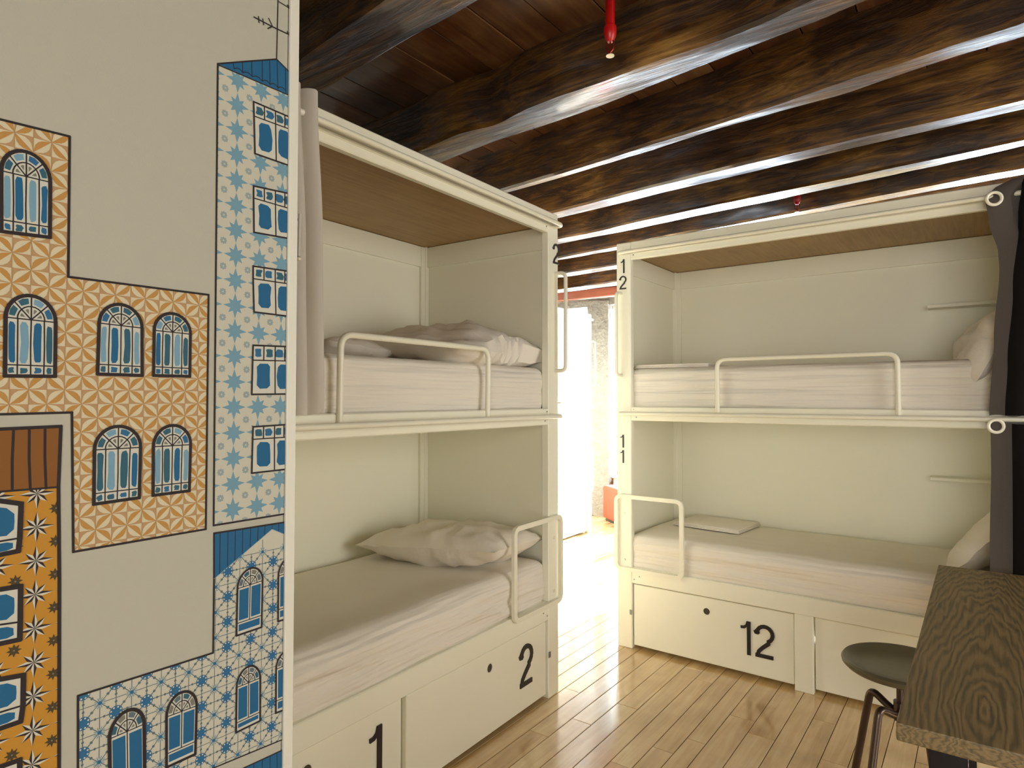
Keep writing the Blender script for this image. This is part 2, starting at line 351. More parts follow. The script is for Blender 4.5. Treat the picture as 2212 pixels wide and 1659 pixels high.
beam([(-2.418, 3.90), (-2.232, 3.897), (-1.784, 3.818), (-1.06, 3.742), (-.537, 3.70), (-.201, 3.66), (.165, 3.62)], [(-2.535, 4.06), (-2.227, 4.03), (-1.867, 3.996), (-1.106, 3.904), (-.551, 3.84), (-.183, 3.79), (.166, 3.72)], 'ceiling beam whose underside ends just before the farther red sprinkler', seed=5, rnd=.010)
beam([(-2.743, 4.43), (-2.51, 4.40), (-1.5, 4.28), (.18, 4.06)], [(-2.817, 4.52), (-2.33, 4.50), (-1.5, 4.40), (.184, 4.19)], 'beam running just above the top edge of the bunk numbered 12', seed=6, rnd=.014)
beam([(-3.098, 5.02), (-2.596, 4.98), (.2, 4.68)], [(-3.319, 5.2), (-2.722, 5.16), (.2, 4.85)], 'short visible beam in the gap between the bunks, second last before the window wall', seed=7, rnd=.014)
beam([(-3.6, 5.74), (-2.6, 5.66), (.2, 5.4)], [(-3.6, 5.94), (-2.6, 5.86), (.2, 5.6)], 'last ceiling beam before the window wall, seen in the gap between the bunks', seed=8, rnd=.010)
o = struct(MB().box(-4.49, 3.14, 7.0, 7.155, 2.70, 2.815, .01).obj('trim_2', PLATEW))

# ------------------------------------------------------------------ sprinklers
def sprinkler(x, y, ztip, label):
    r = empty('sprinkler', label, 'sprinkler', 'red sprinkler drops', Matrix.Translation((x, y, ztip)))
    MB().tube([(0, 0, .098), (0, 0, ZC-ztip)], .0155, 14).obj('pipe', RED, r, True)
    MB().lathe([(.016, .098), (.020, .094), (.021, .078), (.019, .062), (.012, .048), (.009, .044)], n=14).obj('coupling', RED, r, True)
    f = MB()
    for sgn in (-1, 1): f.tube([(.009*sgn, 0, .05), (.014*sgn, 0, .034), (.011*sgn, 0, .016), (.0, 0, .008)], .0024, 8)
    f.tube([(0, 0, .046), (0, 0, .004)], .0028, 8); f.obj('frame_arms', BRASS, r, True)
    f = MB(); f.lathe([(.0135, .0), (.0135, -.002), (.003, -.003)], n=18); f.obj('deflector', CHROME, r, True)['label'] = 'small pale round deflector plate'
    return r
sprinkler(-.955, 1.835, 2.556, 'red sprinkler pipe with pale round tip hanging nearest the camera at the top')
sprinkler(-.875, 4.05, 2.556, 'small red sprinkler hanging behind the beams just above bunk 12')

# ------------------------------------------------------------------ bunk beds
LB, HB = 2.04, 2.37
def stroke(pts, wdt):
    """constant width ribbon polygon in (u,v)"""
    L, R = [], []; n = len(pts)
    for i, (x, y) in enumerate(pts):
        a = pts[max(0, i-1)]; b = pts[min(n-1, i+1)]; dx, dy = b[0]-a[0], b[1]-a[1]; l = math.hypot(dx, dy) or 1
        if 0 < i < n-1:
            d1 = (pts[i][0]-a[0], pts[i][1]-a[1]); d2 = (b[0]-x, b[1]-y); l1 = math.hypot(*d1) or 1; l2 = math.hypot(*d2) or 1
            cs = max(.35, math.sqrt(max(0, (1+(d1[0]*d2[0]+d1[1]*d2[1])/l1/l2)/2)))
        else: cs = 1
        nx, ny = -dy/l*wdt/2/cs, dx/l*wdt/2/cs
        L.append((x+nx, y+ny)); R.append((x-nx, y-ny))
    return L, R
def ribbon(mb, pts, wdt, org, su, y0, y1, sz):
    L, R = stroke(pts, wdt)
    for i in range(len(L)-1):
        q = [L[i], L[i+1], R[i+1], R[i]]
        mb.prism([(org[0]+su*u*sz, org[1]+v*sz) for u, v in q], y0, y1)
def digit(mb, ch, org, su, sz, y0, y1, wdt=.125):
    """digit drawn in a box 0..0.6 x 0..1, org = lower left (local x, z); su = +1 reads along +local x"""
    if ch == '1':
        ribbon(mb, [(.36, 0), (.36, 1)], wdt, org, su, y0, y1, sz)
        ribbon(mb, [(.12, .80), (.22, .81), (.30, .87), (.335, .99)], wdt*.72, org, su, y0+.0003, y1-.0002, sz)
    else:
        p = [(.055, .68), (.06, .75)]
        for k in range(0, 13):
            a = math.radians(172-k*19.5); p.append((.29+.225*math.cos(a), .715+.225*math.sin(a)))
        p += [(.40, .46), (.22, .30), (.12, .19), (.075, .063)]
        ribbon(mb, p, wdt, org, su, y0, y1, sz)
        ribbon(mb, [(.015, .063), (.53, .063)], wdt, org, su, y0+.0003, y1-.0002, sz)
def bunk(root, sgn, depth, numbers, mid0=.976, mid1=1.063, shelf=False, doors=True, canopy_rail=True, simple=False):
    X = lambda s: sgn*s
    def B(s0, s1, d0, d1, z0, z1, bev=.003): return MB().box(X(s0), X(s1), d0, d1, z0, z1, bev)
    D = depth
    for s0 in (0, LB-.092):
        B(s0, s0+.092, 0, .04, 0, HB, .004).obj('post', PAINT, root)
        B(s0, s0+.06, D-.04, D, 0, HB, .003).obj('post', PAINT, root)
    for a, b in ((.018, .036), (LB-.036, LB-.018)): B(a, b, .04, D-.04, .02, HB-.01, .001).obj('end_panel', PAINT, root)
    B(.06, LB-.06, D-.018, D-.004, .02, HB-.01, .001).obj('back_panel', PAINT, root)
    for a, b in ((.036, .09), (LB-.09, LB-.036)): B(a, b, D-.034, D-.018, .40, 2.31, .002).obj('back_stile', PAINT, root)
    B(.09, LB-.09, D-.032, D-.018, 2.195, 2.31, .002).obj('back_rail', PAINT, root)
    for a, b in ((.036, .05), (LB-.05, LB-.036)): B(a, b, .04, D-.034, 2.195, 2.31, .002).obj('end_rail', PAINT, root)
    B(.036, LB-.036, .03, D-.02, 2.312, 2.33, .001).obj('canopy_board', VENEER, root)['label'] = 'oak veneer canopy board'
    B(.092, LB-.092, .0, .03, 2.264, HB, .004).obj('top_rail', PAINT, root)
    B(.092, LB-.092, .0, .03, 1.3195, 1.40, .004).obj('middle_rail', PAINT, root)
    B(.036, LB-.036, .03, D-.018, 1.335, 1.375, .001).obj('bed_base', PAINT, root)
    B(.092, LB-.092, .0, .03, .3776, .4684, .004).obj('lower_rail', PAINT, root)
    B(.036, LB-.036, .03, D-.018, .40, .44, .001).obj('bed_base', PAINT, root)
    B(mid0, mid1, .0, .04, 0, .3776, .003).obj('stile', PAINT, root)
    for z in (2.303, 1.362):
        p = [(X(.045), .004, z), (X(.035), -.035, z), (X(.055), -.048, z), (X(.12), -.05, z), (X(LB-.12), -.05, z), (X(LB-.055), -.048, z), (X(LB-.035), -.035, z), (X(LB-.045), .004, z)]
        MB().tube(p, .0105, 12, .012).obj('curtain_rail', TUBE, root, True)
        B(.092, LB-.092, -.006, .001, z-.008, z+.006, .002).obj('bead_moulding', PAINT, root)
    # drawer fronts
    for k, (a, b) in enumerate(((.098, mid0-.005), (mid1+.005, LB-.098))):
        num, hole, ns, nz, sz = numbers['drawers'][k]
        dr = B(a, b, .012 if k == 0 else .02, .03 if k == 0 else .038, .022, .371, .0025).obj('drawer_front', PAINT, root)
        if hole is None: continue
        dd = .012 if k == 0 else .02
        h = MB(); c = Vector((X(hole[0]), dd-.0005, hole[1]))
        h.tube([c, c+Vector((0, .0012, 0))], .0185, 20); h.obj('finger_hole', DARKIN, dr)
        h = MB(); ring = [c+Vector((.0195*math.cos(t*math.pi/12), -.001, .0195*math.sin(t*math.pi/12))) for t in range(24)]
        h.tube(ring, .0022, 6, closed=True); h.obj('hole_rim', TUBE, dr, True)
        for j, ch in enumerate(num):
            g = MB(); digit(g, ch, (X(ns)+(1 if True else 0)*0, nz), 1, sz, dd-.006, dd+.0005, .108)
            o = g.obj('numeral', BLACK, dr); o.location.x = numbers['step']*j; o['label'] = 'black numeral %s' % ch
    # post numerals
    for ch, s, z, sz in numbers['post']:
        g = MB(); digit(g, ch, (X(s), z), 1, sz, -.004, .0005, .1); g.obj('numeral', BLACK, root)['label'] = 'black numeral %s' % ch
    # guard rail on the upper bed
    g0, g1 = numbers['guard']
    MB().tube([(X(g0), -.004, 1.355), (X(g0), -.008, 1.658), (X(g1), -.008, 1.658), (X(g1), -.004, 1.355)], .0115, 12, .05).obj('guard_rail', TUBE, root, True)
    # square tube loop at the foot of the lower bed
    z0, z1 = numbers['loop']
    lp = MB(); a, b = .0, .40; y = -.012; pts = []
    for cx, cz, a0 in ((b-.03, z1-.03, 0), (a+.03, z1-.03, 90), (a+.03, z0+.03, 180), (b-.03, z0+.03, 270)):
        for k in range(6):
            t = math.radians(a0+k*18); pts.append((cx+.03*math.cos(t), cz+.03*math.sin(t)))
    n = len(pts); cx, cz = (a+b)/2, (z0+z1)/2; rings = []
    for i, (px, pz) in enumerate(pts):
        ax, az = pts[i-1]; bx, bz = pts[(i+1) % n]; tx, tz = bx-ax, bz-az; l = math.hypot(tx, tz); nx, nz = tz/l*.0115, -tx/l*.0115
        rings.append([lp.bm.verts.new((X(px+q*nx), y+e, pz+q*nz)) for q, e in ((-1, -.008), (1, -.008), (1, .008), (-1, .008))])
    for i in range(n):
        A, C = rings[i], rings[(i+1) % n]
        for k in range(4): lp.bm.faces.new((A[k], A[(k+1) % 4], C[(k+1) % 4], C[k]))
    lp.tube([(X(.045), y+.004, z1-.1), (X(.045), .002, z1-.1)], .008, 8); lp.tube([(X(.045), y+.004, z0+.05), (X(.045), .002, z0+.05)], .008, 8); lp.tube([(X(.38), y+.004, z0+.012), (X(.38), .002, z0+.012)], .008, 8)
    lp.obj('bed_end_loop', TUBE, root)
    # climbing handle on the post
    MB().tube([(X(.03), .003, 1.585), (X(.028), -.06, 1.585), (X(.028), -.06, 2.07), (X(.03), .003, 2.07)], .0095, 12, .035).obj('grab_handle', TUBE, root, True)
    # screws and drawer bolts
    for s, z in ((.107, .443), (.140, .422), (.107, .402), (.107, 1.385), (.125, 1.34), (.11, 2.29)):
        MB().tube([(X(s), -.0012, z), (X(s), .001, z)], .004, 10).obj('screw', SCREW, root)
    bo = MB(); bo.box(X(.078), X(.094), -.004, .0, .196, .224, .001); bo.obj('drawer_catch', SCREW, root)
    if shelf:
        for z in (1.945, 1.02):
            B(1.51, LB-.04, D-.12, D-.018, z-.009, z+.009, .002).obj('shelf', PAINT, root)

def frame(x, y, rot): return Matrix.Translation((x, y, 0)) @ Matrix.Rotation(rot, 4, 'Z')
ML = frame(-1.7127, 2.7227, math.pi/2+.0222); DL = .88
bl = empty('bunk_bed', 'cream bunk bed numbered 1 and 2 beside the mural wall', 'bunk bed', 'three bunk beds of the dormitory', ML)
bunk(bl, -1, DL, dict(drawers=[('2', (.552, .302), .3265, .128, .190), ('1', (1.479, .302), 1.245, .128, .190)], step=0, post=[('2', .052, 2.118, .105)], guard=(.588, 1.380), loop=(.457, .866)))
MR = frame(-1.7527, 3.4383, -.006757); DR = .80
br = empty('bunk_bed', 'cream bunk bed numbered 11 and 12 behind the round stool', 'bunk bed', 'three bunk beds of the dormitory', MR)
bunk(br, 1, DR, dict(drawers=[('12', (.529, .298), .690, .118, .172), ('', (1.5, .3), 1.3, .12, .17)], step=.092, post=[('1', .020, 2.190, .082), ('2', .020, 2.093, .082), ('1', .014, 1.160, .075), ('1', .014, 1.070, .075)], guard=(.602, 1.438), loop=(.457, .877)), shelf=True)
MF = frame(-3.455, 6.175, math.pi/2+.005)
bf = empty('bunk_bed', 'sunlit white bunk bed in the gap, beside the stone pier', 'bunk bed', 'three bunk beds of the dormitory', MF)
bunk(bf, -1, .85, dict(drawers=[('', None, 0, 0, 0), ('', None, 0, 0, 0)], step=0, post=[], guard=(.6, 1.4), loop=(.457, .866)))

# ------------------------------------------------------------------ soft things
def rbox(mw, s0, s1, d0, d1, z0, z1, r, step, fn, name, m, label, cat, group=None):
    """rounded, noise-shaped block"""
    bm = bmesh.new(); nx, ny, nz = max(2, int(abs(s1-s0)/step)), max(2, int(abs(d1-d0)/step)), max(2, int((z1-z0)/(step*.6)))
    x0, x1 = sorted((s0, s1)); verts = {}
    def V(i, j, k):
        if (i, j, k) not in verts:
            p = Vector((x0+(x1-x0)*i/nx, d0+(d1-d0)*j/ny, z0+(z1-z0)*k/nz))
            c = Vector((min(max(p.x, x0+r), x1-r), min(max(p.y, d0+r), d1-r), min(max(p.z, z0+r), z1-r)))
            dlt = p-c
            if dlt.length > r: p = c+dlt.normalized()*r
            verts[(i, j, k)] = bm.verts.new(fn(p) if fn else p)
        return verts[(i, j, k)]
    for i in range(nx):
        for j in range(ny):
            for k in (0, nz): bm.faces.new((V(i, j, k), V(i+1, j, k), V(i+1, j+1, k), V(i, j+1, k)))
    for i in range(nx):
        for k in range(nz):
            for j in (0, ny): bm.faces.new((V(i, j, k), V(i+1, j, k), V(i+1, j, k+1), V(i, j, k+1)))
    for j in range(ny):
        for k in range(nz):
            for i in (0, nx): bm.faces.new((V(i, j, k), V(i, j+1, k), V(i, j+1, k+1), V(i, j, k+1)))
    mb = MB(); mb.bm.free(); mb.bm = bm; o = mb.obj(name, m, None, True); o.matrix_world = mw
    return tag(o, label, cat, group)
def sheet_fn(z0, z1, amp, x0, x1, diag=0., sagx=None):
    def fn(p):
        t = (p.z-z0)/(z1-z0); e = Vector((p.x*2.2+diag*p.z*6, p.y*2.2, p.z*9))
        a = noise.noise(e)*.6+noise.noise(e*2.3)*.35; fz = p.z+.22*p.x*(1 if diag > 1 else .12); q_ = Vector((p.x*.9, fz*26, 2.0)); a += (.9*noise.noise(q_)+.5*noise.noise(q_*1.9))*.8
        side = 1 if p.y < .12 else .25
        p = p.copy(); p.y += amp*a*side*(.4+.6*math.sin(math.pi*min(1, max(0, t)))); p.z += amp*.35*noise.noise(Vector((p.x*3, p.y*3, 4)))*(1 if t > .5 else 0)
        if sagx: p.z += sagx(p.x, t)
        return p
    return fn
G = 'white mattresses in fitted sheets'
rbox(ML, -.06, -(LB-.07), .035, DL-.05, 1.376, 1.600, .045, .035, sheet_fn(1.38, 1.6, .006, 0, 2), 'mattress', SHEETU, 'white sheeted mattress on the upper bed 2', 'mattress', G)
rbox(ML, -.075, -(LB-.07), .010, DL-.05, .441, .665, .055, .03, sheet_fn(.44, .66, .017, 0, 2, 1.2), 'mattress', SHEETL, 'white mattress with creased sheet on the lower bed 1', 'mattress', G)
rbox(MR, .055, LB-.07, .030, DR-.05, 1.376, 1.625, .045, .035, sheet_fn(1.38, 1.62, .006, 0, 2), 'mattress', SHEET, 'white mattress behind the guard rail of upper bed 12', 'mattress', G)
rbox(MR, .06, LB-.07, .012, DR-.05, .441, .655, .05, .03, sheet_fn(.44, .65, .012, 0, 2, .3), 'mattress', SHEET, 'white mattress on the lower bed 11, above the drawer marked 12', 'mattress', G)

def pillow(mw, wd, ln, th, name, label, cat='pillow', seed=0, amp=.012, group='white pillows on the beds', pw=3.0, m=PILLOW, shape=None):
    bm = bmesh.new(); n, k = 34, 24; top = {}; bot = {}
    for i in range(n+1):
        for j in range(k+1):
            u, v = 2*i/n-1, 2*j/k-1
            h = (max(0, 1-abs(u)**pw)**.62)*(max(0, 1-abs(v)**pw)**.62)
            pin = 1-.07*(abs(u)**2)*(1-abs(v))-.0
            x = u*ln/2*(1-.05*(1-abs(v)**2)*abs(u)**4); y = v*wd/2*(1-.06*(1-abs(u)**2)*abs(v)**4)
            p = Vector((x*6+seed*5, y*6, seed)); w1 = noise.noise(p)+.5*noise.noise(p*2.3)
            cr = abs(noise.noise(Vector((x*9+y*4+seed, y*5-x*3, seed*2))))
            for d, sg in ((top, 1), (bot, -1)):
                if sg == -1 and (i in (0, n) or j in (0, k)): d[(i, j)] = top[(i, j)]; continue
                z = sg*th/2*h+(amp*w1-amp*.9*cr)*h*1.4 + .006*noise.noise(Vector((x*20, y*20, seed)))
                q = Vector((x, y, z))
                if shape: q = shape(q, u, v)
                d[(i, j)] = bm.verts.new(q)
    for d in (top, bot):
        for i in range(n):
            for j in range(k):
                f = (d[(i, j)], d[(i+1, j)], d[(i+1, j+1)], d[(i, j+1)])
                if len(set(f)) == 4:
                    try: bm.faces.new(f)
                    except ValueError: pass
    mb = MB(); mb.bm.free(); mb.bm = bm; o = mb.obj(name, m, None, True); o.matrix_world = mw
    return tag(o, label, cat, group)
def pose(base, s, d, z, yaw=0, pitch=0, roll=0):
    return base @ Matrix.Translation((s, d, z)) @ Matrix.Rotation(yaw, 4, 'Z') @ Matrix.Rotation(pitch, 4, 'Y') @ Matrix.Rotation(roll, 4, 'X')
R = math.radians
pillow(pose(ML, -.335, .405, .748, R(97), R(4), R(4)), .52, .78, .19, 'pillow', 'rumpled white pillow on the lower bed 1', seed=1, amp=.022)
def lump(q, u, v):
    q = q.copy(); q.z += .075*math.sin(max(0, 1-abs(u-.35))*math.pi/2)*(1 if q.z > 0 else .1); q.y += .03*math.sin(u*4); return q
pillow(pose(ML, -.41, .37, 1.668, R(4), R(2), R(4)), .68, .72, .15, 'duvet', 'bulky crumpled white duvet heaped at the far end of upper bed 2', 'duvet', seed=2, amp=.028, shape=lump, group=None)
pillow(pose(ML, -.90, .58, 1.65, R(4), R(3), R(-6)), .36, .44, .10, 'pillow', 'flat greyish pillow lying against the back panel of upper bed 2', seed=5, amp=.02)
pillow(pose(MR, 1.765, .235, 1.688, R(14), R(-60), R(0)), .46, .38, .20, 'pillow', 'puffed pale pillow propped upright on upper bed 12', seed=3, amp=.02, pw=2.2)
pillow(pose(MR, 1.76, .42, .775, R(-6), R(-50), R(0)), .60, .44, .15, 'pillow', 'white pillow leaning by the curtain on the lower bed 11', seed=4, amp=.016)
# folded linen
def folded(mw, s0, s1, d0, d1, z, label, skew=0):
    o = empty('folded_linen', label, 'bed linen', 'folded white linen on the beds', mw)
    for k in range(3):
        m = MB(); i = .004*k
        m.box(s0+i, s1-i*.4, d0+i, d1-i, z+.007*k, z+.007*k+.0064, .003, 2)
        m.obj('fold', TOWEL, o, True)
    return o
folded(MR @ Matrix.Translation((.40, .66, 0)) @ Matrix.Rotation(R(-5), 4, 'Z') , -.20, .22, -.28, .06, .662, 'folded white linen lying on the lower bed 11')
folded(MR @ Matrix.Translation((.26, .30, 0)) @ Matrix.Rotation(R(2), 4, 'Z'), -.18, .26, -.24, .3, 1.626, 'flat folded white linen on the left end of upper bed 12')

# ------------------------------------------------------------------ curtains
def curtain(mw, sgn, s_of, s_end, z0, z1, d_of, m, label, group, seg=60, rows=40, thick=.003, m2=None):
    root = empty('curtain', label, 'curtain', group, mw); bm = bmesh.new(); g = {}
    for i in range(rows+1):
        z = z0+(z1-z0)*i/rows
        for j in range(seg+1):
            u = j/seg; s = s_of(z)+(s_end-s_of(z))*u
            p = Vector((sgn*s, d_of(u, z, s), z+(0.004*math.sin(u*23) if i == 0 else 0)))
            g[(i, j)] = bm.verts.new(p)
    for i in range(rows):
        for j in range(seg): bm.faces.new((g[(i, j)], g[(i, j+1)], g[(i+1, j+1)], g[(i+1, j)]))
    bmesh.ops.solidify(bm, geom=bm.faces[:], thickness=thick)
    mb = MB(); mb.bm.free(); mb.bm = bm; mb.obj('cloth', m, root, True)
    return root
def lerp_tab(tab):
    def f(z):
        if z <= tab[0][0]: return tab[0][1]
        for (a, x), (b, y) in zip(tab, tab[1:]):
            if z <= b:
                t = (z-a)/(b-a); t = t*t*(3-2*t); return x+(y-x)*t
        return tab[-1][1]
    return f
def dW(u, z, s): return -.03-.007*math.sin(s*math.pi/.16)
for za, zb_, lb in ((1.405, 2.30, 'white curtain drawn across the upper berth of the far sunlit bunk'), (.47, 1.345, 'white curtain drawn across the lower berth of the far sunlit bunk')):
    curtain(MF, -1, lambda z: .10, 1.94, za, zb_, dW, TOWEL, lb, None, seg=150, rows=6)
# grey curtains of the right bunk, bunched at its right end
eU = lerp_tab([(1.38, 1.772), (1.7, 1.792), (2.0, 1.815), (2.06, 1.812), (2.2, 1.782), (2.3, 1.772), (2.335, 1.80), (2.365, 1.862)])
def dU(u, z, s):
    t = s-eU(z); fold = max(0, t-.085)
    return -.052-.02*math.sin(t*20) + (.13*math.sin(min(1, fold/.05)*math.pi/2)-.10*abs(math.sin(fold*26)))*(1 if fold > 0 else 0)
cu = curtain(MR, 1, eU, 2.16, 1.378, 2.366, dU, GREYC, 'dark grey curtain gathered at the right end of upper bed 12', 'dark grey bed curtains')
eL = lerp_tab([(.40, 1.755), (.8, 1.765), (1.2, 1.775), (1.335, 1.775)])
def dLw(u, z, s):
    t = s-eL(z); fold = max(0, t-.08)
    return -.052-.012*math.sin(t*24) + (.12*math.sin(min(1, fold/.05)*math.pi/2)-.09*abs(math.sin(fold*26)))*(1 if fold > 0 else 0)
cl = curtain(MR, 1, eL, 2.16, .36, 1.352, dLw, GREYC, 'dark grey curtain hanging beside the lower bed 11, behind the table', 'dark grey bed curtains')
def eyelet(root, s, d, z, r, tilt):
    ring = []
    for k in range(22):
        t = 2*math.pi*k/22; v = Vector((r*math.cos(t), 0, r*math.sin(t))); v.rotate(Matrix.Rotation(tilt, 3, 'Z')); ring.append(Vector((s, d, z))+v)
    o = MB().tube(ring, .0065, 8, closed=True).obj('eyelet_ring', TUBE, root, True); o['label'] = 'cream eyelet ring around the rail'
eyelet(cu, 1.802, -.088, 2.285, .026, R(12)); eyelet(cl, 1.794, -.084, 1.335, .026, R(12))
def black_sheet(root, tab, z0, z1):  # folded black sheet in front of the grey cloth, towards its right end
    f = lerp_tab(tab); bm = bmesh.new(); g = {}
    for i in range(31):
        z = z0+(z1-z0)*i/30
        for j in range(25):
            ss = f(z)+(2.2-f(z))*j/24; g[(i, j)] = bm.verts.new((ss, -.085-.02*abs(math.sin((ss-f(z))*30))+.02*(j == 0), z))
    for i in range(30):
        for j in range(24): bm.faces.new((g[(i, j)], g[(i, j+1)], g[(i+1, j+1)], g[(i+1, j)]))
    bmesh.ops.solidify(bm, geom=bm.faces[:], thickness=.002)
    mb = MB(); mb.bm.free(); mb.bm = bm; mb.obj('black_sheet', BLACKC, root, True)['label'] = 'black cloth sheet over the grey curtain'
black_sheet(cu, [(1.385, 1.822), (1.6, 1.834), (1.9, 1.856), (2.2, 1.880), (2.35, 1.895)], 1.380, 2.352); black_sheet(cl, [(.4, 1.838), (1.34, 1.846)], .36, 1.345)
# pale curtain of the left bunk by the mural wall
eP = lerp_tab([(1.40, 1.478), (1.9, 1.488), (2.376, 1.512)])
def dP(u, z, s):
    t = s-eP(z); c = abs(math.sin(t*math.pi/.062))
    return -.030-.05*c**.55
cp = curtain(ML, -1, eP, 1.86, 1.402, 2.374, dP, PALEC, 'pale beige curtain bunched against the mural wall on bed 2', None, seg=90)
w_ = MB(); w_.tube([(-1.628, -.125, 1.97), (-1.630, -.125, 1.85)], .004, 8); w_.tube([(-1.628, -.125, 1.95), (-1.628, -.07, 1.99)], .003, 6); w_.obj('pull_wand', TRIMM, cp, True)
MB().lathe([(.001, -.007), (.006, -.004), (.0075, 0), (.006, .004), (.001, .007)], (-1.630, -.125, 1.843), 12).obj('wand_tip', CHROME, cp, True)

# ------------------------------------------------------------------ table and stool
tb = empty('table', 'dark stained wooden table with knotty top and black legs, right foreground', 'table', None, Matrix.Translation((.25, 2.42, 0)))
def tbx(x0, x1, y0, y1, z0, z1, b=.003): return MB().box(x0-.25, x1-.25, y0-2.42, y1-2.42, z0, z1, b, 2)
top = tbx(-.163, .66, 1.622, 3.25, .712, .752, .004); topo = top.obj('tabletop', TABLEW, tb)
for yy in (1.80, 2.98):
    lg = MB(); 
    for xx in (-.115, .53):
        tbx(xx, xx+.075, yy, yy+.03, .012, .712, .002).obj('leg', BLKSTEEL, tb)
    tbx(-.115, .605, yy, yy+.03, .0, .03, .002).obj('foot_bar', BLKSTEEL, tb)
    tbx(-.115, .605, yy-.01, yy+.04, .704, .712, .001).obj('mounting_plate', BLKSTEEL, tb)
    tbx(-.04, .53, yy, yy+.03, .682, .704, .001).obj('cross_bar', BLKSTEEL, tb)

sx, sy = -.252, 2.70
so = empty('stool', 'round stool with dark dished metal seat and bent tube legs, tucked by the table', 'stool', None, Matrix.Translation((sx, sy, 0)))
MB().lathe([(.0, .479), (.07, .480), (.125, .485), (.155, .493), (.174, .503), (.186, .506), (.192, .498), (.190, .488), (.178, .476), (.12, .466), (.0, .463)], n=56).obj('seat', SEATM, so, True)
m = MB(); m.tube([(0, 0, .463), (0, 0, .255)], .0165, 16); m.lathe([(.0, .445), (.05, .447), (.05, .465), (.0, .466)], n=20); m.tube([(0, 0, .262), (0, 0, .235)], .0195, 16); m.tube([(0, 0, .365), (0, 0, .30)], .026, 16); m.obj('spindle', METAL, so, True)
for a in (152, 240, 330, 62):
    c, s = math.cos(R(a)), math.sin(R(a))
    P = [(.015*c, .015*s, .318), (.055*c, .055*s, .332), (.118*c, .118*s, .366), (.19*c, .19*s, .012)]
    l_ = MB().tube(P, .0135, 12, .045).obj('leg', METAL, so, True)
    MB().tube([(.188*c, .188*s, .022), (.191*c, .191*s, 0)], .016, 12).obj('foot_cap', BLKSTEEL, l_, True)

# orange pouf in the sun by the stone pier
po = empty('pouf', 'orange upholstered seat on the floor in front of the stone pier', 'pouf', None, frame(-3.40, 6.80, R(-38)))
pb = rbox(Matrix.Identity(4), -.24, .24, -.15, .15, .03, .42, .04, .03, None, 'cushion_body', ORANGE, 'x', 'x'); pb.parent = po
for k in ('label', 'category'): del pb[k]
MB().box(-.21, .21, -.12, .12, 0, .035, .004).obj('base', BLKSTEEL, po)

# ------------------------------------------------------------------ the printed mural (flat print on the wall x = -1)
XM = -1.0
def wp(px, py):
    d = fw+rt*((px-1106)/F_PX)-up*((py-829.5-CY)/F_PX); t = XM/d.x
    return (d.y*t, CAM_H+d.z*t)
def printmat(name, rgb): return mat(name, tuple(v*.83 for v in rgb), .75, bump=.15, bscale=420, bdist=.001)
INK = printmat('dark_ink_print', (30, 14, 16)); ORN = printmat('ochre_print', (200, 148, 72)); CRM = printmat('cream_print', (228, 218, 184)); PEACH = printmat('peach_print', (196, 156, 108))
TEAL = printmat('teal_print', (0, 100, 150)); TEALD = printmat('dark_teal_print', (36, 98, 122)); SKYB = printmat('light_blue_print', (124, 172, 198)); PALEW = printmat('white_print', (222, 222, 208))
STARB = printmat('star_blue_print', (118, 166, 188)); TOWW = printmat('tower_white_print', (214, 212, 194)); GRYB = printmat('grey_blue_print', (158, 176, 178)); GREYP = printmat('grey_print', (128, 128, 116))
AZB = printmat('azulejo_blue_print', (32, 108, 156)); AZG = printmat('azulejo_grey_print', (96, 116, 124)); MUST = printmat('mustard_print', (206, 146, 34)); BRN = printmat('brown_roof_print', (140, 86, 16)); DRKG = printmat('olive_dark_print', (74, 58, 20))
mural = empty('wall_mural', 'printed mural of tiled houses on the white wall at the left', 'mural')
def clip(poly, cp):
    out = poly; n = len(cp)
    ar = sum(cp[i][0]*cp[(i+1) % n][1]-cp[(i+1) % n][0]*cp[i][1] for i in range(n)); sg = 1 if ar > 0 else -1
    for i in range(n):
        ax, ay = cp[i]; bx, by = cp[(i+1) % n]; inp = out; out = []
        if not inp: return []
        side = lambda p: sg*((bx-ax)*(p[1]-ay)-(by-ay)*(p[0]-ax))
        for k in range(len(inp)):
            p, q = inp[k-1], inp[k]; sp, sq = side(p), side(q)
            if (sp >= 0) != (sq >= 0):
                t = sp/(sp-sq); out.append((p[0]+(q[0]-p[0])*t, p[1]+(q[1]-p[1])*t))
            if sq >= 0: out.append(q)
    return out
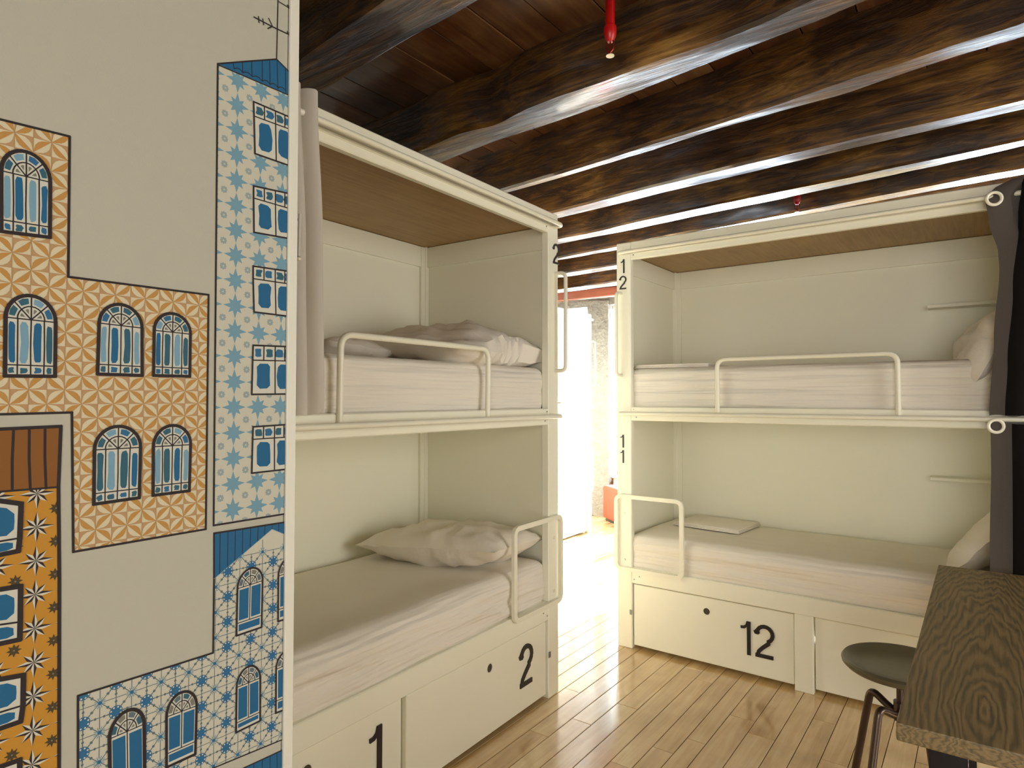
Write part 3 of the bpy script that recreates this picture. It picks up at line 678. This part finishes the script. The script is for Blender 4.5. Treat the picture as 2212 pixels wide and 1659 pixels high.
class Print:
    def __init__(s, clips=None): s.v = []; s.f = []; s.mi = []; s.mats = []; s.clips = clips; s.lay = 1
    def poly(s, pts, m, lay=None):
        lay = s.lay if lay is None else lay
        if m not in s.mats: s.mats.append(m)
        for c in (s.clips or [None]):
            q = clip(pts, c) if c else pts
            if len(q) < 3: continue
            b = len(s.v); off = XM+.00012*lay+1e-6*(len(s.f) % 90); s.v += [(off, y, z) for y, z in q]; s.f.append(list(range(b, b+len(q)))); s.mi.append(s.mats.index(m))
    def line(s, pts, wd, m=None, lay=6, closed=False):
        wd = wd*1.45 if (m is None or m is INK) else wd; m = m or INK
        if closed: pts = pts+[pts[0]]
        for a, b in zip(pts, pts[1:]):
            dx, dy = b[0]-a[0], b[1]-a[1]; l = math.hypot(dx, dy)
            if l < 1e-6: continue
            nx, ny = -dy/l*wd/2, dx/l*wd/2; ex, ey = dx/l*wd*.35, dy/l*wd*.35
            s.poly([(a[0]-ex+nx, a[1]-ey+ny), (b[0]+ex+nx, b[1]+ey+ny), (b[0]+ex-nx, b[1]+ey-ny), (a[0]-ex-nx, a[1]-ey-ny)], m, lay)
    def obj(s, name, parent, label=None):
        me = bpy.data.meshes.new(name); me.from_pydata(s.v, [], s.f)
        for m in s.mats: me.materials.append(m)
        me.polygons.foreach_set('material_index', s.mi); me.update()
        o = bpy.data.objects.new(name, me); COL.objects.link(o); o.parent = parent
        for p in me.polygons:
            if p.normal.x < 0: p.flip()
        if label: o['label'] = label
        return o
def pxs(*a): return [wp(*p) for p in a]
EDGE_R = pxs((628, 0), (608, 1659))
# white paper sheet
paper = Print(); paper.poly([(-.6, .3), (.679, .3), (.679, 2.8), (-.6, 2.8)], WALLP, 0); paper.obj('paper_sheet', mural)
RCLIP = [(-2, 0), (.6805, 0), (.6805, 3), (-2, 3)]
def blob(P, cx, cy, rx, ry, m, lay, n=10, wob=.12, sd=0):
    r = random.Random(int((cx*7919+cy*104729+sd)*1000) & 0xffff)
    P.poly([(cx+rx*(1+wob*(r.random()-.5))*math.cos(2*math.pi*k/n)*1.0, cy+ry*(1+wob*(r.random()-.5))*math.sin(2*math.pi*k/n)) for k in range(n)], m, lay)
def rrect(P, f, u0, u1, v0, v1, m, lay, wob=.012, sd=0):
    r = random.Random(sd*31+int(u0*997)+int(v0*991)); c = .22*min(u1-u0, v1-v0)
    cu_, cv = min(c, (u1-u0)*.3), min(c*1.2, (v1-v0)*.2)
    pts = [(u0+cu_, v0), (u1-cu_, v0), (u1, v0+cv), (u1+wob*(r.random()-.5)*2, (v0+v1)/2), (u1, v1-cv), (u1-cu_, v1), (u0+cu_, v1), (u0, v1-cv), (u0+wob*(r.random()-.5)*2, (v0+v1)/2), (u0, v0+cv)]
    P.poly([f(u+wob*(r.random()-.5), v+wob*(r.random()-.5)) for u, v in pts], m, lay)
def quadmap(bl_, br_, tr, tl):
    def f(u, v):
        a = (bl_[0]*(1-u)+br_[0]*u, bl_[1]*(1-u)+br_[1]*u); b = (tl[0]*(1-u)+tr[0]*u, tl[1]*(1-u)+tr[1]*u)
        return (a[0]*(1-v)+b[0]*v, a[1]*(1-v)+b[1]*v)
    return f
def arch_pts(v0, n=18, k=1.0, cu=.5, top=1.0):
    return [(cu-.5*k*math.cos(math.pi*t/n), v0+(top-v0)*k*math.sin(math.pi*t/n)) for t in range(n+1)]
def window_fan(P, f, vs, lay, line_w, panes, sd):
    """half-round fan with 4 outer and 4 inner panes"""
    vc = vs; H = 1-vs
    E = lambda r, a: f(.5+.5*r*math.cos(a), vc+H*r*math.sin(a))
    for k in range(4):
        a0, a1 = math.pi*k/4+.14, math.pi*(k+1)/4-.14
        P.poly([E(.66, a0), E(.88, a0), E(.90, (a0+a1)/2), E(.88, a1), E(.66, a1)], panes[(k+sd) % len(panes)], lay+1)
        b0, b1 = a0+.08, a1-.08
        P.poly([E(.24, (b0+b1)/2), E(.44, b0), E(.46, (b0+b1)/2), E(.44, b1)], GREYP, lay+1)
    for k in range(1, 4): P.line([E(0, math.pi*k/4), E(.98, math.pi*k/4)], line_w, INK, lay+2)
    P.line([E(.55, math.pi*k/12) for k in range(13)], line_w, INK, lay+2)
def win_arch_a(px4, sd, parent):
    P = Print([RCLIP]); f = quadmap(*pxs(*px4)); vs = .70; lay = 8
    out = [(0, 0), (1, 0)]+arch_pts(vs)[::-1]
    P.poly([f(u, v) for u, v in out], PALEW, lay)
    cols = [(.045, .20), (.27, .45), (.55, .73), (.80, .955)]; choice = [SKYB, TEAL, SKYB, TEALD, TEAL, TEALD]
    for k, (a, b) in enumerate(cols):
        vt = [.66, .665, .665, .63][k]; cc = (SKYB if (k+sd) % 3 == 2 or (sd == 0 and k in (0, 2)) else (TEAL if (k+sd) % 2 else TEALD))
        rrect(P, f, a+.015, b-.015, .165, vt, cc, lay+1, .02, sd)
        rrect(P, f, a+.02, b-.02, .035, .105, TEALD if (k+sd) % 3 else AZB, lay+1, .02, sd+5)
    for u in (.235, .5, .765): P.line([f(u, 0), f(u+.01*math.sin(sd+u*9), .35), f(u, vs)], .0011, INK, lay+2)
    P.line([f(0, .135), f(1, .13)], .0011, INK, lay+2); P.line([f(0, vs), f(1, vs)], .0011, INK, lay+2)
    window_fan(P, f, vs, lay, .0011, [TEALD, AZB, SKYB, TEALD], sd)
    P.line([f(u, v) for u, v in out], .0032, INK, lay+3, True)
    return P.obj('printed_window', parent)
def win_rect_b(tl, tr, ml, mr, bl_, br_, parent, sd):
    P = Print([RCLIP]); top = quadmap(*pxs(ml, mr, tr, tl)); bot = quadmap(*pxs(bl_, br_, mr, ml)); lay = 8
    for q in ([ml, mr, tr, tl], [bl_, br_, mr, ml]): P.poly(pxs(*q), PALEW, lay)
    for k, u in enumerate((.15, .43, .72, .95)): rrect(P, top, u-.09, u+.09, .22, .78, (AZB if (k+sd) % 2 else TEALD), lay+1, .04, sd+k)
    rrect(P, bot, .12, .48, .16, .9, TEAL, lay+1, .03, sd); rrect(P, bot, .68, 1.01, .16, .9, TEAL, lay+1, .03, sd+3)
    for u in (.29, .60, .87): P.line([top(u, 0), top(u, 1)], .0016, INK, lay+2)
    P.line([bot(.61, 0), bot(.605, .5), bot(.60, 1)], .0016, INK, lay+2)
    P.line(pxs(ml, mr), .0014, INK, lay+2); P.line(pxs(tr, tl, ml, bl_, br_), .0020, INK, lay+3)
    return P.obj('printed_window', parent)
def win_arch_c(px4, parent, vs, vp, sd, wl=.0022, cut=None):
    P = Print([cut or RCLIP]); f = quadmap(*pxs(*px4)); lay = 8
    out = [(0, 0), (1, 0)]+arch_pts(vs)[::-1]
    P.poly([f(u, v) for u, v in out], PALEW, lay)
    for a, b in ((.08, .45), (.56, .93)): P.poly([f(a, vp+.035), f(b, vp+.035), f(b, vs-.035), f(a, vs-.035)], TEAL, lay+1)
    P.poly([f(.08, .055), f(.92, .055), f(.92, vp-.03), f(.08, vp-.03)], TEAL, lay+1)
    P.line([f(.5, vp), f(.5, vs)], .0010, INK, lay+2); P.line([f(0, vp), f(1, vp)], .0010, INK, lay+2); P.line([f(0, vs), f(1, vs)], .0010, INK, lay+2)
    window_fan(P, f, vs, lay, .0010, [AZG, GREYP, TEALD], sd)
    P.line([f(u, v) for u, v in out], wl, INK, lay+3, True)
    return P.obj('printed_window', parent)

# 1. ochre tiled house
C1 = [pxs((-60, 243), (0, 258), (150, 295), (147, 598), (-60, 572)), pxs((-60, 572), (147, 598), (450, 637), (447, 893), (-60, 893)), pxs((155, 893), (447, 893), (444, 1143), (158, 1192))]
P = Print(C1)
for c in C1: P.clips = None; P.poly(c, CRM, 1)
P.clips = C1; sY, sZ = .0203, .01945; oy, oz = .3611, 1.5582
def V(a, b): return (oy+a*sY, oz+b*sZ)
for i in range(-20, 12):
    for j in range(-22, 34):
        p00, p10, p11, p01 = V(i, j), V(i+1, j), V(i+1, j+1), V(i, j+1)
        dg = (p00, p11) if (i+j) % 2 == 0 else (p10, p01); ot = (p10, p01) if (i+j) % 2 == 0 else (p00, p11)
        cx, cy = (p00[0]+p11[0])/2, (p00[1]+p11[1])/2
        if not (-.02 < cy-1.19 < 1.1) or not (.1 < cx < .6): continue
        sgn = 1 if (i+j) % 4 < 2 else -1
        flip = (i % 2 == 0)
        def bulge(o, k):
            m1 = (dg[0][0]*.68+dg[1][0]*.32, dg[0][1]*.68+dg[1][1]*.32); m2 = (dg[0][0]*.32+dg[1][0]*.68, dg[0][1]*.32+dg[1][1]*.68)
            md = (cx+(o[0]-cx)*k, cy+(o[1]-cy)*k)
            return [dg[0], (m1[0]+(o[0]-cx)*k*.86, m1[1]+(o[1]-cy)*k*.86), md, (m2[0]+(o[0]-cx)*k*.86, m2[1]+(o[1]-cy)*k*.86), dg[1]]
        oA, oB = (ot if flip else ot[::-1])
        P.poly(bulge(oA, .50), ORN, 3)
        # corner triangle opposite, peach
        bb = bulge(oB, .5); P.poly([bb[1], bb[2], bb[3], oB], PEACH, 2)
        bt = bulge(oB, .5); P.poly([bt[0], bt[1], oB], PEACH, 2); P.poly([bt[3], bt[4], oB], PEACH, 2)
for i in range(-20, 12): P.line([V(i, -22), V(i, 34)], .0006, PEACH, 4)
for j in range(-22, 34): P.line([V(-20, j), V(12, j)], .0006, PEACH, 4)
P.clips = None
P.line(pxs((-60, 243), (0, 258), (150, 295), (147, 598), (450, 637), (447, 893), (444, 1143), (158, 1192), (155, 891), (0, 895), (-60, 896)), .0022)
h1 = P.obj('printed_house', mural, 'printed ochre petal-tiled house')
for sd, q in enumerate([((2, 500), (107, 513), (108, 343), (2, 313)), ((10, 812), (118, 813), (120, 647), (12, 631)), ((210, 808), (306, 811), (306, 665), (215, 651)), ((331, 811), (409, 813), (411, 683), (333, 672)), ((202, 1089), (300, 1075), (304, 920), (204, 922)), ((330, 1070), (408, 1060), (412, 918), (331, 920))]):
    win_arch_a(q, sd, h1)
# 2. blue star tower
body = pxs((470, 140), (640, 213), (632, 1107), (461, 1135)); body = clip(body, RCLIP); P = Print(None); P.poly(body, TOWW, 1); P.clips = [body]
s = .04335; oy, oz = .5842, 1.5610
for i in range(-2, 5):
    for j in range(-14, 14):
        cx, cy = oy+i*s, oz+j*.0421
        if not (.5 < cx < .75): continue
        for k in range(4):
            a = math.pi/2*k; ln = .021
            P.poly([(cx+ln*math.cos(a), cy+ln*math.sin(a)), (cx+.0085*math.cos(a+.52), cy+.0085*math.sin(a+.52)), (cx, cy), (cx+.0085*math.cos(a-.52), cy+.0085*math.sin(a-.52))], STARB, 2)
            a += math.pi/4; ln = .0165
            P.poly([(cx+ln*math.cos(a), cy+ln*math.sin(a)), (cx+.0088*math.cos(a+.42), cy+.0088*math.sin(a+.42)), (cx, cy), (cx+.0088*math.cos(a-.42), cy+.0088*math.sin(a-.42))], STARB, 2)
        gx, gy = cx+s/2, cy+.021; q = .0046
        P.poly([(gx-q, gy-q), (gx+q, gy-q), (gx+q, gy+q), (gx-q, gy+q)], GRYB, 3)
        P.poly([(gx, gy-q*1.35), (gx+q*1.35, gy), (gx, gy+q*1.35), (gx-q*1.35, gy)], GRYB, 3); q = .0012
        P.poly([(gx-q, gy-q), (gx+q, gy-q), (gx+q, gy+q), (gx-q, gy+q)], TOWW, 4)
        for sx_, sy_ in ((0, 1), (1, 0)):
            ex, ey = gx-s/2*(sx_ == 0)*1, gy
P.clips = [RCLIP]; P.line(pxs((470, 140), (461, 1135), (640, 1106)), .0021); P.line(pxs((470, 140), (640, 213)), .0014)
roof = pxs((470, 138), (530, 133), (597, 128), (640, 171), (640, 213)); P.poly(roof, TEAL, 5); P.line(pxs((470, 138), (530, 133), (597, 128), (640, 171)), .0018)
for a, b in (((503, 136), (505, 148)), ((523, 134), (524, 158)), ((543, 132), (544, 166)), ((566, 131), (566, 176)), ((582, 130), (583, 184)), ((598, 130), (600, 193)), ((616, 150), (617, 201))): P.line(pxs(a, b), .0009, TEALD if False else INK, 7)
for a, b in ((505, 524), (524, 544), (544, 566), (566, 583), (583, 600), (600, 617)):
    ya = lambda x: 140+(x-470)*.430
    P.line([wp(a+(b-a)*k/6, ya(a+(b-a)*k/6)-6-5*math.sin(math.pi*k/6)) for k in range(7)], .0009, INK, 7)
P.line(pxs((601, -40), (597, 128)), .0014)
P.line(pxs((602, 4), (612, 10), (626, 19)), .0013); P.line(pxs((621, 12), (630, 27)), .0022)
P.line(pxs((548, 37), (588, 58), (626, 76)), .0016)
for a, b in (((558, 36), (559, 49)), ((567, 41), (569, 54)), ((580, 40), (588, 57)), ((588, 57), (578, 62)), ((620, 68), (628, 82)), ((618, 72), (630, 70))): P.line(pxs(a, b), .0014)
h2 = P.obj('printed_house', mural, 'printed tower with light blue star tiles and aerial')
for sd, q in enumerate([((547, 220), (624, 253), (548, 251), (624, 279), (550, 332), (624, 358)), ((547, 402), (624, 418.5), (547, 428), (624, 450.5), (548, 502), (624, 515.5)), ((546, 575), (624, 586.5), (546, 602), (624, 613.5), (548, 674), (624, 683.5)), ((546, 746), (624, 749), (545, 778), (624, 780), (543, 852), (624, 851)), ((546, 922), (622, 917), (545, 949), (622, 944), (543, 1022), (622, 1013))]):
    win_rect_b(*q, h2, sd)
# 3. white and blue azulejo house
bodyc = [pxs((168, 1503), (460, 1410), (455, 1800), (168, 1900)), pxs((462, 1250), (587, 1143), (640, 1164), (632, 1590), (456, 1660), (459, 1410))]
bodyc = [clip(c, RCLIP) for c in bodyc]
P = Print(None)
for c in bodyc: P.poly(c, TOWW, 1)
P.clips = bodyc; s = .04145; oy, oz = .5772, 1.0447
def star_spokes(cx, cy, n, r0, r1, wd, m, lay, a0=0):
    for k in range(n):
        a = a0+2*math.pi*k/n; P.line([(cx+r0*math.cos(a), cy+r0*math.sin(a)), (cx+r1*math.cos(a), cy+r1*math.sin(a))], wd, m, lay)
def dot(cx, cy, r, m, lay, n=8): P.poly([(cx+r*math.cos(2*math.pi*k/n), cy+r*math.sin(2*math.pi*k/n)) for k in range(n)], m, lay)
for i in range(-7, 4):
    for j in range(-8, 4):
        cx, cy = oy+i*s, oz+j*s*.978
        star_spokes(cx, cy, 4, .007, s/2, .0011, AZG, 2); star_spokes(cx, cy, 4, .007, s*.707, .0011, AZG, 2, math.pi/4)
        dot(cx, cy, .0092, AZB, 3, 14); star_spokes(cx, cy, 8, .008, .0115, .0016, AZG, 3)
        for k in range(8):
            a = 2*math.pi*k/8+.39; dot(cx+.0069*math.cos(a), cy+.0069*math.sin(a), .0013, PALEW, 4, 6)
        for k in range(4):
            a = math.pi/2*k
            for r_ in (.0150,): dot(cx+r_*math.cos(a), cy+r_*math.sin(a), .0019, AZG, 3, 6)
            a += math.pi/4; dot(cx+.0150*math.cos(a), cy+.0150*math.sin(a), .0021, AZG, 3, 6)
        gx, gy = cx+s/2, cy+s*.978/2
        star_spokes(gx, gy, 4, .005, s/2, .0010, AZG, 2); star_spokes(gx, gy, 8, .002, .0072, .0012, STARB, 3, .39); dot(gx, gy, .0028, AZB, 4, 6)
P.clips = [RCLIP]
P.poly(pxs((462, 1152), (640, 1124), (640, 1163), (587, 1143), (462, 1250)), TEAL, 5)
for x in (475, 492, 508, 524, 541, 557, 572, 588, 602, 615):
    P.line(pxs((x, 1152-(x-462)*.157), (x-1, (1250-(x-462)*.856) if x < 587 else 1143+(x-587)*.37)), .0008, INK, 6)
P.line(pxs((640, 1124), (462, 1152), (462, 1250), (460, 1410), (168, 1503), (168, 1700)), .0020); P.line(pxs((462, 1250), (587, 1143), (640, 1164)), .0008, STARB, 6)
P.line(pxs((400, 1684), (455, 1661), (608, 1598), (640, 1585)), .0014)
P.poly(pxs((480, 1680), (526, 1659), (640, 1606), (640, 1720), (480, 1720)), TEAL, 5); P.line(pxs((480, 1680), (526, 1659), (640, 1606)), .0014)
for x in (548, 566, 583, 598): P.line(pxs((x, 1648-(x-548)*.46), (x, 1720)), .0008, INK, 6)
h3 = P.obj('printed_house', mural, 'printed blue and white azulejo house with teal roof')
win_arch_c(((510, 1373), (564, 1354.5), (567, 1219), (513, 1236)), h3, .74, .19, 0)
win_arch_c(((600, 1342), (650, 1326), (652, 1192), (601, 1210)), h3, .74, .19, 1)
win_arch_c(((509, 1582), (561, 1556.6), (561, 1430), (511, 1449)), h3, .73, .15, 2)
win_arch_c(((595, 1540), (648, 1518), (648, 1392), (596, 1412)), h3, .74, .2, 3)
win_arch_c(((359, 1657), (421, 1628.5), (425, 1484), (359, 1506)), h3, .72, .19, 1, .0028)
win_arch_c(((238, 1735), (312, 1705), (310, 1519), (235, 1552)), h3, .76, .18, 2, .0034)
# 4. mustard house at the left edge
bodyc = [pxs((-80, 1074), (0, 1063), (124, 1052), (128, 1800), (-80, 1800))]
P = Print(None); P.poly(bodyc[0], MUST, 1); P.clips = bodyc; s = .0434; oy, oz = .3120, 1.1501
for i in range(-4, 2):
    for j in range(-8, 6):
        cx, cy = oy+i*s, oz+j*.0437
        for k in range(8):
            a = math.pi/4*k+math.pi/2; ln = .0205 if k % 2 == 0 else .0165; b0 = .0085
            for sg, m_ in ((1, INK), (-1, PALEW)):
                P.poly([(cx, cy), (cx+ln*math.cos(a), cy+ln*math.sin(a)), (cx+b0*math.cos(a+sg*.36), cy+b0*math.sin(a+sg*.36))], m_, 3)
        dot(cx, cy, .0018, GREYP, 4, 8); gx, gy = cx+s/2, cy+.0218
        for k in range(8):
            a = math.pi/4*k; P.poly([(gx, gy), (gx+.004*math.cos(a-.5), gy+.004*math.sin(a-.5)), (gx+.0085*math.cos(a), gy+.0085*math.sin(a)), (gx+.004*math.cos(a+.5), gy+.004*math.sin(a+.5))], DRKG, 3)
        dot(gx, gy, .0012, GREYP, 4, 6)
P.clips = None
P.poly(pxs((-80, 931), (0, 927), (131, 921), (125, 1052), (0, 1062), (-80, 1070)), BRN, 5); P.line(pxs((-80, 931), (0, 927), (131, 921), (126, 1052), (128, 1250), (127, 1800)), .0030); P.line(pxs((126, 1052), (0, 1062), (-80, 1070)), .0018)
for a, b in (((29, 926), (26, 1060)), ((63, 924), (65, 1057)), ((97, 922), (99, 1055)), ((-6, 927), (-6, 1063))): P.line(pxs(a, ((a[0]+b[0])/2-1.5, (a[1]+b[1])/2), b), .0022)
h4 = P.obj('printed_house', mural, 'printed mustard house with brown roof, at the left edge')
for tr, tl, lr, ll, br_, bl_ in (((45, 1088), (0, 1082), (42, 1162), (0, 1169), (39, 1190), (0, 1198)), ((44, 1266), (0, 1273), (43, 1343), (0, 1349), (42, 1381), (0, 1390)), ((50, 1458), (0, 1467), (49, 1523), (0, 1538), (44, 1558), (0, 1573)), ((42, 1641), (0, 1656), (42, 1712), (0, 1730), (42, 1750), (0, 1770))):
    ex = lambda r, l, k=1.4: (l[0]-(r[0]-l[0])*k, l[1]-(r[1]-l[1])*k)
    P = Print(None); tl2, ll2, bl2 = ex(tr, tl), ex(lr, ll), ex(br_, bl_)
    for q in ((ll2, lr, tr, tl2), (bl2, br_, lr, ll2)): P.poly(pxs(*q), PALEW, 8)
    fu = quadmap(*pxs(ll2, lr, tr, tl2)); fd = quadmap(*pxs(bl2, br_, lr, ll2))
    rrect(P, fu, .06, .86, .12, .84, TEAL, 9); rrect(P, fd, .06, .86, .2, .82, TEAL, 9)
    P.line(pxs(ll2, lr), .0016, INK, 10); P.line(pxs(tl2, tr, lr, br_, bl2), .0042, INK, 11, True)
    P.obj('printed_window', h4)
